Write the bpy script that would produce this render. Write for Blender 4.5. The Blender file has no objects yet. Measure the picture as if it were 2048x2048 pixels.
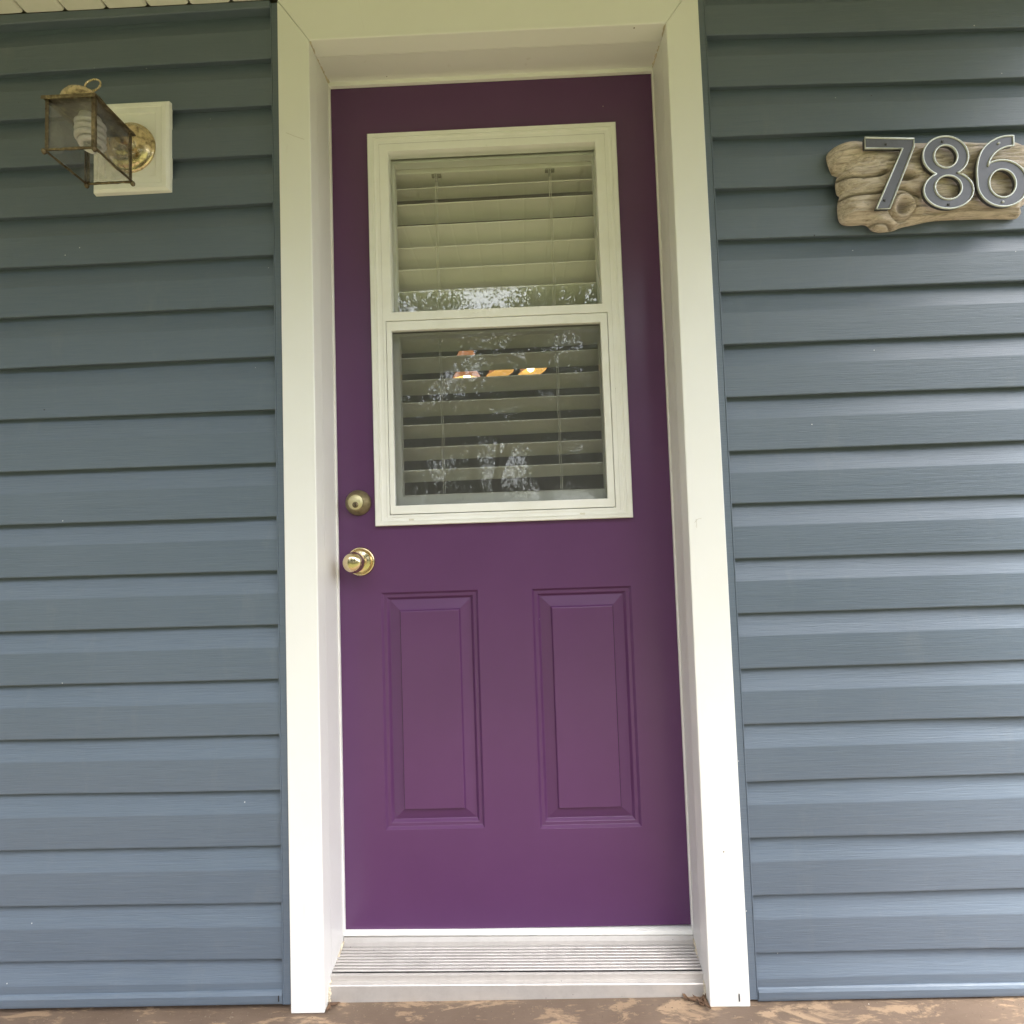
import bpy, bmesh, math, random
import numpy as np
from mathutils import Vector, Matrix
random.seed(7); RNG = np.random.default_rng(7)
S = bpy.context.scene
COL = S.collection

# ------------------------------------------------------------------ camera, sky, sun, exposure
cam = bpy.data.cameras.new('camera'); cam_ob = bpy.data.objects.new('camera', cam); COL.objects.link(cam_ob)
cam.sensor_width = 36.0; cam.lens = 1026 / 2048 * 36; cam.clip_start = .02; cam.clip_end = 400
yaw, pitch, roll = -0.01845753, 0.04627888, -0.03376
fw = Vector((math.sin(yaw) * math.cos(pitch), math.cos(yaw) * math.cos(pitch), math.sin(pitch)))
rt0 = Vector((math.cos(yaw), -math.sin(yaw), 0)); up0 = rt0.cross(fw)
rt = rt0 * math.cos(roll) + up0 * math.sin(roll); up = up0 * math.cos(roll) - rt0 * math.sin(roll)
M = Matrix((rt, up, -fw)).transposed().to_4x4(); M.translation = Vector((0, -1.08977, .955))
cam_ob.matrix_world = M
S.camera = cam_ob

SUN_EL, SUN_AZ = math.radians(64), math.radians(140)     # azimuth clockwise from +Y: ahead of the wall, to the right
world = bpy.data.worlds.new('World'); S.world = world; world.use_nodes = True
wn = world.node_tree; wn.nodes.clear()
sky = wn.nodes.new('ShaderNodeTexSky'); sky.sky_type = 'NISHITA'; sky.sun_disc = False
sky.sun_elevation = SUN_EL; sky.sun_rotation = SUN_AZ; sky.air_density = 1.0; sky.dust_density = 4.0; sky.ozone_density = 1.0
hsv = wn.nodes.new('ShaderNodeHueSaturation'); hsv.inputs['Saturation'].default_value = .30   # overcast: the blue is mostly veiled
bg = wn.nodes.new('ShaderNodeBackground'); bg.inputs['Strength'].default_value = .15
wo = wn.nodes.new('ShaderNodeOutputWorld')
wn.links.new(sky.outputs[0], hsv.inputs['Color']); wn.links.new(hsv.outputs[0], bg.inputs['Color']); wn.links.new(bg.outputs[0], wo.inputs[0])
sun = bpy.data.lights.new('sun', 'SUN'); sun.energy = 1.0; sun.angle = math.radians(14); sun.color = (1, .95, .87)
sun_ob = bpy.data.objects.new('sun', sun); COL.objects.link(sun_ob)
sd = Vector((math.sin(SUN_AZ) * math.cos(SUN_EL), math.cos(SUN_AZ) * math.cos(SUN_EL), math.sin(SUN_EL)))
sun_ob.rotation_euler = sd.to_track_quat('Z', 'Y').to_euler()
S.view_settings.view_transform = 'Standard'; S.view_settings.look = 'None'
S.view_settings.exposure = 2.5; S.view_settings.gamma = 1.0; S.view_settings.use_curve_mapping = False
S.render.engine = 'CYCLES'
S.cycles.max_bounces = 10; S.cycles.diffuse_bounces = 5; S.cycles.transparent_max_bounces = 24
S.cycles.use_denoising = True; S.cycles.adaptive_threshold = .004

# ------------------------------------------------------------------ materials
class Nodes:
    def __init__(s, name):
        s.m = bpy.data.materials.new(name); s.m.use_nodes = True
        s.t = s.m.node_tree; s.t.nodes.clear()
        s.out = s.n('ShaderNodeOutputMaterial'); s.tc = s.n('ShaderNodeTexCoord')
    def n(s, t, **k):
        o = s.t.nodes.new(t)
        for a, v in k.items(): setattr(o, a, v)
        return o
    def l(s, a, b): s.t.links.new(a, b)
    def mapping(s, scale, loc=(0, 0, 0)):
        mp = s.n('ShaderNodeMapping'); mp.inputs['Scale'].default_value = scale; mp.inputs['Location'].default_value = loc
        s.l(s.tc.outputs['Object'], mp.inputs['Vector']); return mp.outputs[0]
    def noise(s, scale=1., detail=4., rough=.55, vec=None, dist=0.):
        o = s.n('ShaderNodeTexNoise'); o.inputs['Scale'].default_value = scale; o.inputs['Detail'].default_value = detail
        o.inputs['Roughness'].default_value = rough; o.inputs['Distortion'].default_value = dist
        s.l(vec if vec is not None else s.tc.outputs['Object'], o.inputs['Vector']); return o.outputs['Fac']
    def ramp(s, fac, stops):
        o = s.n('ShaderNodeValToRGB'); e = o.color_ramp.elements
        while len(e) < len(stops): e.new(.5)
        for i, (p, c) in enumerate(stops):
            e[i].position = p; e[i].color = (c, c, c, 1) if isinstance(c, (int, float)) else (*c, 1)
        s.l(fac, o.inputs[0]); return o.outputs[0]
    def mix(s, fac, a, b, mode='MIX'):
        o = s.n('ShaderNodeMix', data_type='RGBA', blend_type=mode)
        for i, v in ((0, fac), (6, a), (7, b)):
            if isinstance(v, (int, float)): o.inputs[i].default_value = v if i == 0 else (v, v, v, 1)
            elif isinstance(v, tuple): o.inputs[i].default_value = (*v, 1)
            else: s.l(v, o.inputs[i])
        return o.outputs[2]
    def math(s, op, a, b=0.):
        o = s.n('ShaderNodeMath', operation=op)
        for i, v in enumerate((a, b)):
            if isinstance(v, (int, float)): o.inputs[i].default_value = v
            else: s.l(v, o.inputs[i])
        return o.outputs[0]
    def bump(s, h, strength=.2, dist=.001, prev=None):
        o = s.n('ShaderNodeBump'); o.inputs['Strength'].default_value = strength; o.inputs['Distance'].default_value = dist
        s.l(h, o.inputs['Height'])
        if prev is not None: s.l(prev, o.inputs['Normal'])
        return o.outputs[0]
    def pbr(s, color, rough=.5, metal=0., normal=None, spec=.5, **kw):
        o = s.n('ShaderNodeBsdfPrincipled')
        for k, v in (('Base Color', color), ('Roughness', rough), ('Metallic', metal), ('Specular IOR Level', spec), *kw.items()):
            if isinstance(v, (int, float)): o.inputs[k].default_value = v
            elif isinstance(v, tuple): o.inputs[k].default_value = (*v, 1)
            else: s.l(v, o.inputs[k])
        if normal is not None: s.l(normal, o.inputs['Normal'])
        s.l(o.outputs[0], s.out.inputs[0]); return s.m

def speckles(N, scale, thr, seedloc=(0, 0, 0)):
    """sparse tiny spots: 1 inside a spot"""
    v = N.n('ShaderNodeTexVoronoi', feature='F1'); v.inputs['Scale'].default_value = scale
    N.l(N.mapping((1, 1, 1), seedloc), v.inputs['Vector'])
    near = N.math('LESS_THAN', v.outputs['Distance'], .075)
    sep = N.n('ShaderNodeSeparateColor'); N.l(v.outputs['Color'], sep.inputs[0])
    rare = N.math('LESS_THAN', sep.outputs[0], thr)
    return N.math('MULTIPLY', near, rare)

def m_siding():
    N = Nodes('siding_vinyl')
    grain = N.noise(1, 5, .62, N.mapping((13, 60, 330)), .7)
    fine = N.noise(1, 3, .6, N.mapping((60, 300, 900)))
    big = N.noise(2.2, 3, .5)
    c = N.mix(N.ramp(big, [(.3, 0.), (.7, 1.)]), (.089, .120, .162), (.107, .139, .184))
    c = N.mix(N.ramp(grain, [(.35, 0.), (.75, .34)]), c, (.150, .180, .205))
    c = N.mix(speckles(N, 62, .012), c, (.55, .56, .55))
    c = N.mix(speckles(N, 48, .006, (3.1, 0, 1.7)), c, (.02, .02, .02))
    dust = N.ramp(N.noise(1, 6, .7, N.mapping((14, 14, 5))), [(.58, 0.), (.8, .16)])
    c = N.mix(dust, c, (.24, .25, .24))
    nrm = N.bump(grain, .9, .0008); nrm = N.bump(fine, .28, .0004, nrm)
    return N.pbr(c, N.ramp(big, [(.2, .40), (.8, .50)]), 0, nrm, .5)

def m_trim():
    N = Nodes('white_painted_metal')
    big = N.noise(3, 4, .6)
    c = N.mix(N.ramp(big, [(.35, 0.), (.75, 1.)]), (.80, .797, .775), (.765, .76, .735))
    c = N.mix(speckles(N, 40, .012), c, (.25, .22, .18))
    scr = N.noise(1, 2, .5, N.mapping((30, 30, 4)), 1.2)
    c = N.mix(N.ramp(scr, [(.70, 0.), (.80, .18)]), c, (.42, .37, .30))
    wav = N.noise(1, 2, .4, N.mapping((7, 7, 2.2)))
    nrm = N.bump(wav, .10, .01); nrm = N.bump(N.noise(420, 2, .5), .05, .0003, nrm)
    return N.pbr(c, .38, 0, nrm, .5)

def m_vinyl_white():
    N = Nodes('white_vinyl')
    c = N.mix(N.ramp(N.noise(9, 5, .65), [(.4, 0.), (.8, 1.)]), (.86, .855, .83), (.79, .78, .735))
    c = N.mix(speckles(N, 70, .012), c, (.2, .18, .14))
    return N.pbr(c, .35, 0, N.bump(N.noise(500, 2), .04, .0003), .5)

def m_door():
    N = Nodes('purple_paint')
    big = N.noise(2.5, 4, .6)
    c = N.mix(N.ramp(big, [(.3, 0.), (.7, 1.)]), (.094, .032, .104), (.107, .038, .118))
    c = N.mix(speckles(N, 55, .007), c, (.3, .22, .3))
    wav = N.noise(1, 2, .5, N.mapping((4, 4, 2)))
    nrm = N.bump(N.noise(260, 3, .5), .06, .0005); nrm = N.bump(wav, .12, .006, nrm)
    return N.pbr(c, .27, 0, nrm, .5)

def m_brass(name, tarnish):
    N = Nodes(name)
    t = N.noise(60, 6, .7)
    lo, hi = .62 - tarnish * .4, .78 - tarnish * .28
    mask = N.ramp(t, [(max(lo, .05), 0.), (max(hi, .12), 1.)])
    c = N.mix(mask, (.74, .61, .38) if tarnish < .8 else (.50, .40, .24), (.20, .15, .07) if tarnish < .8 else (.15, .115, .07))
    spots = N.ramp(N.noise(140, 4, .7, N.mapping((1, 1, 1), (2, 3, 1))), [(.60, 0.), (.66, 1.)])
    c = N.mix(N.math('MULTIPLY', spots, min(1, tarnish * 1.2)), c, (.075, .045, .025))
    r = N.mix(mask, .14 + .2 * tarnish, .5)
    nrm = N.bump(t, .08 + .5 * tarnish, .0008)
    return N.pbr(c, r, N.ramp(mask, [(0., 1.), (1., .75)]), nrm, .5)

def m_alu(name='weathered_aluminium', k=1.):
    N = Nodes(name)
    st = N.noise(1, 4, .6, N.mapping((25, 300, 300)))
    blot = N.noise(26, 6, .7)
    c = N.mix(N.ramp(blot, [(.42, 0.), (.72, .75)]), tuple(v * k for v in (.54, .51, .485)), tuple(v * k for v in (.45, .42, .40)))
    c = N.mix(speckles(N, 90, .05), c, (.07, .06, .05))
    return N.pbr(c, N.ramp(blot, [(.3, .36), (.7, .50)]), .35, N.bump(blot, .05, .0003), .5)

def m_glass(name, tint=(1, 1, 1), dirt=.0):
    N = Nodes(name)
    fr = N.n('ShaderNodeFresnel'); ge = N.n('ShaderNodeNewGeometry')
    N.l(N.math('SUBTRACT', 1.5, N.math('MULTIPLY', ge.outputs['Backfacing'], 1.5 - 1 / 1.5)), fr.inputs['IOR'])   # thin sheet: both faces reflect alike
    tr = N.n('ShaderNodeBsdfTransparent'); tr.inputs[0].default_value = (*tint, 1)
    gl = N.n('ShaderNodeBsdfGlossy'); gl.inputs['Roughness'].default_value = .0
    mx = N.n('ShaderNodeMixShader'); N.l(fr.outputs[0], mx.inputs[0]); N.l(tr.outputs[0], mx.inputs[1]); N.l(gl.outputs[0], mx.inputs[2])
    last = mx.outputs[0]
    if dirt:
        df = N.n('ShaderNodeBsdfDiffuse'); df.inputs[0].default_value = (.46, .45, .44, 1)
        f = N.math('MULTIPLY', N.ramp(N.noise(35, 6, .7), [(.42, .15), (.8, 1.)]), dirt)
        m2 = N.n('ShaderNodeMixShader'); N.l(f, m2.inputs[0]); N.l(last, m2.inputs[1]); N.l(df.outputs[0], m2.inputs[2]); last = m2.outputs[0]
    N.l(last, N.out.inputs[0]); return N.m

def m_wood():
    N = Nodes('driftwood')
    ring = N.noise(1, 6, .68, N.mapping((9, 60, 85)), 1.3)
    fine = N.noise(1, 4, .7, N.mapping((30, 400, 330)), .8)
    big = N.noise(14, 4, .6)
    c = N.mix(N.ramp(big, [(.3, 0.), (.72, 1.)]), (.74, .635, .565), (.58, .495, .445))
    c = N.mix(N.ramp(ring, [(.44, 0.), (.68, .75)]), c, (.27, .205, .15))
    c = N.mix(N.ramp(fine, [(.52, 0.), (.72, .6)]), c, (.16, .12, .09))
    at = N.n('ShaderNodeAttribute', attribute_name='hollow')
    c = N.mix(N.math('MULTIPLY', at.outputs['Fac'], .75), c, (.07, .05, .036))
    crk = N.ramp(N.noise(1, 7, .72, N.mapping((7, 50, 120), (3, 1, 2)), 1.6), [(.565, 0.), (.60, 1.), (.625, 0.)])
    c = N.mix(N.math('MULTIPLY', crk, .45), c, (.16, .12, .09))
    nrm = N.bump(ring, .7, .0022); nrm = N.bump(fine, .55, .0010, nrm); nrm = N.bump(N.math('SUBTRACT', 1., crk), .6, .0012, nrm)
    return N.pbr(c, .8, 0, nrm, .3)

def m_floor():
    N = Nodes('worn_brown_paint')
    base = N.mix(N.ramp(N.noise(6, 5, .65), [(.3, 0.), (.7, 1.)]), (.118, .082, .059), (.158, .114, .083))
    wear = N.noise(1, 7, .66, N.mapping((5.5, 17, 10)), .7)
    c = N.mix(N.ramp(N.noise(1, 8, .74, N.mapping((9, 30, 10)), .5), [(.545, 0.), (.60, .85)]), base, (.30, .21, .135))
    c = N.mix(N.ramp(wear, [(.58, 0.), (.63, .9)]), c, (.34, .24, .155))
    stre = N.noise(1, 6, .7, N.mapping((22, 110, 10)))
    c = N.mix(N.ramp(stre, [(.60, 0.), (.68, .8)]), c, (.30, .21, .135))
    c = N.mix(N.ramp(N.noise(90, 5, .7), [(.62, 0.), (.72, .7)]), c, (.06, .045, .035))
    c = N.mix(speckles(N, 70, .05), c, (.6, .55, .5))
    nrm = N.bump(wear, .5, .003); nrm = N.bump(N.noise(1, 5, .7, N.mapping((60, 260, 60))), .4, .0015, nrm)
    return N.pbr(c, .62, 0, nrm, .4)

def m_plain(name, c, rough=.6, metal=0., var=.12, scale=30, bump=.1, bd=.001, spec=.4):
    N = Nodes(name)
    n = N.noise(scale, 5, .6)
    col = N.mix(N.ramp(n, [(.3, 0.), (.7, 1.)]), c, tuple(v * (1 - var) for v in c))
    return N.pbr(col, rough, metal, N.bump(n, bump, bd), spec)

def m_leaf(name, a, b):
    N = Nodes(name)
    n = N.noise(.9, 3, .6); f = N.noise(9, 2, .5)
    col = N.mix(N.ramp(n, [(.3, 0.), (.7, 1.)]), a, b); col = N.mix(N.ramp(f, [(.35, 0.), (.7, .5)]), col, tuple(v * .55 for v in a))
    d = N.n('ShaderNodeBsdfDiffuse'); t = N.n('ShaderNodeBsdfTranslucent'); mx = N.n('ShaderNodeMixShader'); mx.inputs[0].default_value = .4
    N.l(col, d.inputs[0]); N.l(col, t.inputs[0]); N.l(d.outputs[0], mx.inputs[1]); N.l(t.outputs[0], mx.inputs[2]); N.l(mx.outputs[0], N.out.inputs[0])
    return N.m

def m_emit(name, c, strength, base=(.6, .5, .4)):
    N = Nodes(name)
    return N.pbr(N.mix(N.noise(20, 2), base, base), .5, 0, None, .4, **{'Emission Color': c, 'Emission Strength': strength})

MAT = dict(
    siding=m_siding(), trim=m_trim(), vinyl=m_vinyl_white(), door=m_door(),
    pale_brass=m_plain('worn_brass_face', (.66, .60, .36), .42, .75, .12, 90, .05), olive_brass=m_plain('olive_brass', (.36, .30, .17), .48, .7, .45, 70, .15),
    brass=m_brass('polished_brass', .12), brass_mid=m_brass('dull_brass', .35), brass_old=m_brass('tarnished_brass', .95),
    alu=m_alu(), alu_darker=m_alu('darker_aluminium', .90), glass=m_glass('window_glass', (.99, .995, .99)), lamp_glass=m_glass('smoky_glass', (.90, .89, .89), .19),
    wood=m_wood(), floor=m_floor(),
    blind=m_plain('blind_slat', (.88, .85, .78), .45, var=.08, scale=12, bump=.03),
    guide=m_plain('cord_guide', (.30, .28, .22), .6),
    cord=m_plain('blind_cord', (.7, .67, .58), .7),
    screen=m_plain('screen_wire', (.20, .20, .195), .55, .3),
    digit=m_plain('grey_metal', (.118, .121, .138), .5, .35, .15, 60, .12), rim=m_plain('pale_metal', (.66, .69, .67), .4, .4, .2, 90, .1),
    screw=m_plain('screw_steel', (.10, .10, .11), .4, .8), pale_screw=m_plain('pale_screw_steel', (.5, .5, .5), .4, .5),
    cfl=m_plain('bulb_glass', (.84, .83, .77), .3, var=.1, scale=60),
    soffit=m_plain('soffit_vinyl', (.88, .86, .80), .5, var=.12, scale=9, bump=.05),
    scuff=m_plain('scuff_mark', (.42, .36, .26), .7), grit=m_plain('grit', (.30, .24, .18), .9, var=.6, scale=200),
    dark=m_plain('dark_gap', (.02, .018, .016), .8), caulk=m_plain('old_caulk', (.72, .63, .48), .6, var=.35, scale=70, bump=.5, bd=.002),
    sheath=m_plain('sheathing', (.2, .17, .13), .8), room=m_plain('room_paint', (.26, .23, .19), .8), lawn=m_plain('lawn_grass', (.155, .165, .062), .9, var=.5, scale=2, bump=.8, bd=.03),
    dead=m_plain('dead_leaf', (.17, .10, .06), .8, var=.5, scale=120),
    bark=m_plain('bark', (.10, .08, .06), .9, var=.5, scale=8, bump=.8, bd=.03),
    leaf_a=m_leaf('leaf_green', (.075, .115, .026), (.105, .14, .035)), leaf_b=m_leaf('leaf_dark', (.05, .085, .022), (.085, .12, .03)),
    shade=m_emit('lit_shade', (1, .40, .16), .11, (.5, .3, .15)), shade_in=m_emit('lit_shade_inside', (1, .52, .13), .16, (.6, .5, .2)), bulb=m_emit('lit_bulb', (1, .80, .48), 2.2),
)

# ------------------------------------------------------------------ mesh helpers
class MB:
    def __init__(s): s.v = []; s.f = []; s.sm = []
    def add(s, vs, fs, smooth=False):
        o = len(s.v); s.v += [tuple(map(float, v)) for v in vs]; s.f += [tuple(i + o for i in f) for f in fs]; s.sm += [smooth] * len(fs); return s
    def box(s, x0, x1, y0, y1, z0, z1):
        v = [(x, y, z) for z in (z0, z1) for y in (y0, y1) for x in (x0, x1)]
        return s.add(v, [(0, 2, 3, 1), (4, 5, 7, 6), (0, 1, 5, 4), (2, 6, 7, 3), (0, 4, 6, 2), (1, 3, 7, 5)])
    def prism(s, poly, y0, y1):
        """polygon in XZ (counter-clockwise seen from the street), extruded along y"""
        n = len(poly)
        v = [(x, y0, z) for x, z in poly] + [(x, y1, z) for x, z in poly]
        return s.add(v, [tuple(range(n)), tuple(range(2 * n - 1, n - 1, -1))] + [(i, i + n, (i + 1) % n + n, (i + 1) % n) for i in range(n)])
    def loft(s, rings, closed=True, cap0=False, cap1=False, smooth=False):
        n = len(rings[0]); v = [p for r in rings for p in r]; f = []
        for k in range(len(rings) - 1):
            for i in range(n if closed else n - 1):
                j = (i + 1) % n; f.append((k * n + i, k * n + j, (k + 1) * n + j, (k + 1) * n + i))
        if cap0: f.append(tuple(range(n - 1, -1, -1)))
        if cap1: f.append(tuple(range((len(rings) - 1) * n, len(rings) * n)))
        return s.add(v, f, smooth)
    def tube(s, pts, r, n=8, closed=False, smooth=True, caps=True):
        pts = [Vector(p) for p in pts]; m = len(pts); rs = r if isinstance(r, (list, tuple)) else [r] * m
        rings = []; ref = None
        for i, p in enumerate(pts):
            a = pts[(i - 1) % m] if (closed or i > 0) else p; b = pts[(i + 1) % m] if (closed or i < m - 1) else p
            t = (b - a).normalized()
            if ref is None: ref = t.orthogonal().normalized()
            ref = (ref - t * ref.dot(t)); ref = ref.normalized() if ref.length > 1e-6 else t.orthogonal().normalized()
            bi = t.cross(ref)
            rings.append([p + (ref * math.cos(2 * math.pi * k / n) + bi * math.sin(2 * math.pi * k / n)) * rs[i] for k in range(n)])
        if closed: rings.append(rings[0])
        return s.loft(rings, True, caps and not closed, caps and not closed, smooth)
    def lathe(s, prof, c, axis=(0, -1, 0), n=40, smooth=True, cap0=False, cap1=False):
        """prof: (radius, distance along axis)"""
        ax = Vector(axis).normalized(); u = ax.orthogonal().normalized(); w = ax.cross(u); c = Vector(c)
        rings = [[c + ax * d + (u * math.cos(2 * math.pi * k / n) + w * math.sin(2 * math.pi * k / n)) * r for k in range(n)] for r, d in prof]
        return s.loft(rings, True, cap0, cap1, smooth)
    def grid(s, xs, zs, solid, y0, y1):
        """slab with rectangular holes: solid(i, j) tells which cells are filled"""
        nx, nz = len(xs) - 1, len(zs) - 1
        g = lambda i, j: 0 <= i < nx and 0 <= j < nz and solid(i, j)
        idx = {}; v = []; f = []
        def V(i, j, k):
            if (i, j, k) not in idx: idx[(i, j, k)] = len(v); v.append((xs[i], (y0, y1)[k], zs[j]))
            return idx[(i, j, k)]
        for i in range(nx):
            for j in range(nz):
                if not g(i, j): continue
                f.append((V(i, j, 0), V(i + 1, j, 0), V(i + 1, j + 1, 0), V(i, j + 1, 0)))
                f.append((V(i, j, 1), V(i, j + 1, 1), V(i + 1, j + 1, 1), V(i + 1, j, 1)))
                if not g(i - 1, j): f.append((V(i, j, 0), V(i, j + 1, 0), V(i, j + 1, 1), V(i, j, 1)))
                if not g(i + 1, j): f.append((V(i + 1, j, 0), V(i + 1, j, 1), V(i + 1, j + 1, 1), V(i + 1, j + 1, 0)))
                if not g(i, j - 1): f.append((V(i, j, 0), V(i, j, 1), V(i + 1, j, 1), V(i + 1, j, 0)))
                if not g(i, j + 1): f.append((V(i, j + 1, 0), V(i + 1, j + 1, 0), V(i + 1, j + 1, 1), V(i, j + 1, 1)))
        return s.add(v, f)
    def rects(s, loops, fill=False):
        """nested rectangles (x0, x1, z0, z1, y) lofted one into the next"""
        rings = [[(x0, y, z0), (x1, y, z0), (x1, y, z1), (x0, y, z1)] for x0, x1, z0, z1, y in loops]
        return s.loft(rings, True, False, fill)
    def mesh(s, name, base=(0, 0, 0), mat=None, recalc=True):
        me = bpy.data.meshes.new(name)
        me.from_pydata([(x - base[0], y - base[1], z - base[2]) for x, y, z in s.v], [], s.f); me.update()
        me.polygons.foreach_set('use_smooth', s.sm)
        if recalc:
            bm = bmesh.new(); bm.from_mesh(me); bmesh.ops.recalc_face_normals(bm, faces=bm.faces); bm.to_mesh(me); bm.free()
        if mat: me.materials.append(MAT[mat])
        return me

def wpos(o):
    p = Vector((0, 0, 0))
    while o is not None: p += o.location; o = o.parent
    return p
def obj(name, mb, mat, parent=None, bevel=0., seg=2, recalc=True):
    o = bpy.data.objects.new(name, mb.mesh(name, wpos(parent) if parent else (0, 0, 0), mat, recalc)); COL.objects.link(o)
    if parent: o.parent = parent
    if bevel:
        b = o.modifiers.new('bevel', 'BEVEL'); b.width = bevel; b.segments = seg; b.limit_method = 'ANGLE'; b.angle_limit = math.radians(35)
        b.harden_normals = False
    return o
def tag(o, label, cat, group=None):
    o['label'] = label; o['category'] = cat
    if group: o['group'] = group
    return o
def thing(name, loc, label, cat, group=None):
    o = bpy.data.objects.new(name, None); o.location = loc; o.empty_display_size = .05; COL.objects.link(o); return tag(o, label, cat, group)
def struct(o): o['kind'] = 'structure'; return o
def stuff(o): o['kind'] = 'stuff'; return o

# ------------------------------------------------------------------ ground, porch floor
lawn = MB(); NL = 60
gx = np.linspace(-90, 90, NL); gy = np.linspace(-100, 40, NL)
lawn.add([(x, y, -.32 + .05 * math.sin(x * .7) * math.cos(y * .5)) for y in gy for x in gx],
         [(j * NL + i, j * NL + i + 1, (j + 1) * NL + i + 1, (j + 1) * NL + i) for j in range(NL - 1) for i in range(NL - 1)], True)
struct(obj('lawn', lawn, 'lawn'))
struct(obj('porch_floor', MB().box(-4.2, 3.2, -1.16, .19, -.20, 0), 'floor', None, .006))

# ------------------------------------------------------------------ house wall with lap siding
wall = thing('house_wall', (-.04, .02, 0), 'slate blue horizontal lap siding wall on both sides of the purple door', 'wall')
obj('sheathing', MB().box(-4.2, -.462, .019, .16, 0, 2.75), 'sheath', wall)
obj('sheathing', MB().box(.376, 3.2, .019, .16, 0, 2.75), 'sheath', wall)
obj('sheathing', MB().box(-.462, .376, .019, .16, 2.10, 2.75), 'sheath', wall)
ROWS_L = [(2.1414, 2.1537), (2.036, 2.0405), (1.9268, 1.9329), (1.8157, 1.8187), (1.7009, 1.7069), (1.5867, 1.5891), (1.4735, 1.4758), (1.3591, 1.362), (1.2457, 1.2452), (1.1302, 1.1293), (1.0147, 1.0127), (.9002, .8973), (.7853, .7825), (.6704, .6687), (.5561, .5535), (.4429, .4388), (.3287, .3253), (.2147, .2104), (.1017, .0986)]
ROWS_R = [(2.1560, 2.146), (2.0409, 2.0292), (1.924, 1.913), (1.8091, 1.8041), (1.692, 1.689), (1.5794, 1.5734), (1.4635, 1.4609), (1.3475, 1.3473), (1.2337, 1.2326), (1.1178, 1.118), (1.0063, 1.0044), (.8905, .8894), (.7759, .7759), (.6618, .663), (.5479, .5491), (.4326, .4344), (.3185, .3213), (.2044, .2073), (.0916, .093)]
def rowz(row, x, xa, xb):
    a, b = row; return a + (b - a) * min(1.6, max(-.6, (x - xa) / (xb - xa)))
def siding_board(row, row_up, x0, x1, xa, xb, low=None):
    xs = [x0 + (x1 - x0) * i / 40 for i in range(41)] if x0 > 0 else [x1 + (x0 - x1) * i / 40 for i in range(41)]
    xs.sort(); rings = []
    ph = random.uniform(0, 6); am = random.uniform(.0006, .0014)
    for x in xs:
        z = rowz(row, x, xa, xb); h = rowz(row_up, x, xa, xb) - z if row_up else .1143
        w = am * math.sin(x * 5 + ph) + am * .6 * math.sin(x * 13 + 2 * ph)
        pr = [(.0150, .0025), (.0020, .0005), (.0005, .0012), (.0, .003), (-.0004, .35 * h), (.0000, .585 * h), (.0006, .605 * h), (.0070, .77 * h), (.0132, .955 * h), (.0142, h + .003), (.0144, h + .016)]
        if low is not None: pr = [(.0105, low - .02), (.0003, low - .018), (0, low)] + [q for q in pr[5:]]
        rings.append([(x, y + w * (0 if k in (0, len(pr) - 1) else 1), z + dz) for k, (y, dz) in enumerate(pr)])
    m = MB(); m.loft(rings, False, False, False, True)
    # shade the profile flat across its creases, smooth along the board
    m.sm = [False] * len(m.f)
    return m
for i in range(1, 19):
    obj('siding_board', siding_board(ROWS_L[i], ROWS_L[i - 1], -3.9, -.5225, -1.1348, -.536), 'siding', wall)
obj('siding_board', siding_board((-.0125, -.0155), ROWS_L[18], -3.9, -.5225, -1.1348, -.536, low=.044), 'siding', wall)
for i in range(0, 19):
    obj('siding_board', siding_board(ROWS_R[i], ROWS_R[i - 1] if i else None, .4425, 2.9, .4455, .945), 'siding', wall)
obj('siding_board', siding_board((-.0235, -.022), ROWS_R[18], .4425, 2.9, .4455, .945, low=.042), 'siding', wall)
# trims: channels beside the casing, along the top and along the bottom
def channel_v(x0, x1, z0, z1, lip_right):
    m = MB()
    xo = x0 if lip_right else x1
    inner = (x1 - .0030, x1) if lip_right else (x0, x0 + .0030)
    face = (x0, x1 - .0030) if lip_right else (x0 + .0030, x1)
    m.box(face[0], face[1], -.0042, .018, z0, z1); m.box(inner[0], inner[1], -.0049, .018, z0, z1)
    return m
obj('corner_channel', channel_v(-.5235, -.5035, .012, 2.166, False), 'siding', wall, .0012)
obj('corner_channel', channel_v(.4225, .4430, .006, 2.166, True), 'siding', wall, .0012)
def strip(x0, x1, za, zb, ta, tb):
    """bottom trim whose ends differ in height; pale ledge on top"""
    m = MB(); rings = []
    for x, zl, zt in ((x0, za, ta), (x1, zb, tb)):
        rings.append([(x, .016, zl), (x, -.0055, zl), (x, -.0065, zl + .004), (x, -.0070, zt - .006), (x, -.0045, zt - .0015), (x, -.0015, zt), (x, .016, zt + .0005)])
    m.loft(rings, True, True, True); return m
obj('bottom_channel', strip(-3.9, -.5237, .0135, .0150, .0372, .0384), 'siding', wall)
obj('bottom_channel', strip(.4432, 2.9, .0052, .0095, .0280, .0262), 'siding', wall)
def top_strip(x0, x1, z0, z1, zt):
    m = MB(); rings = []
    for x, z in ((x0, z0), (x1, z1)):
        rings.append([(x, .017, z), (x, -.004, z), (x, -.0065, z + .0015), (x, -.0065, zt), (x, .017, zt)])
    m.loft(rings, True, True, True); return m
obj('top_channel', top_strip(-3.9, -.5237, 2.120, 2.1545, 2.1688), 'siding', wall)
obj('top_channel', top_strip(.4432, 2.9, 2.1500, 2.1500, 2.1688), 'siding', wall)
for x, z in ((-.5300, .0288),): obj('nail', MB().box(x - .0008, x + .0008, -.0085, -.004, z - .007, z + .004), 'dark', wall)

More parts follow.
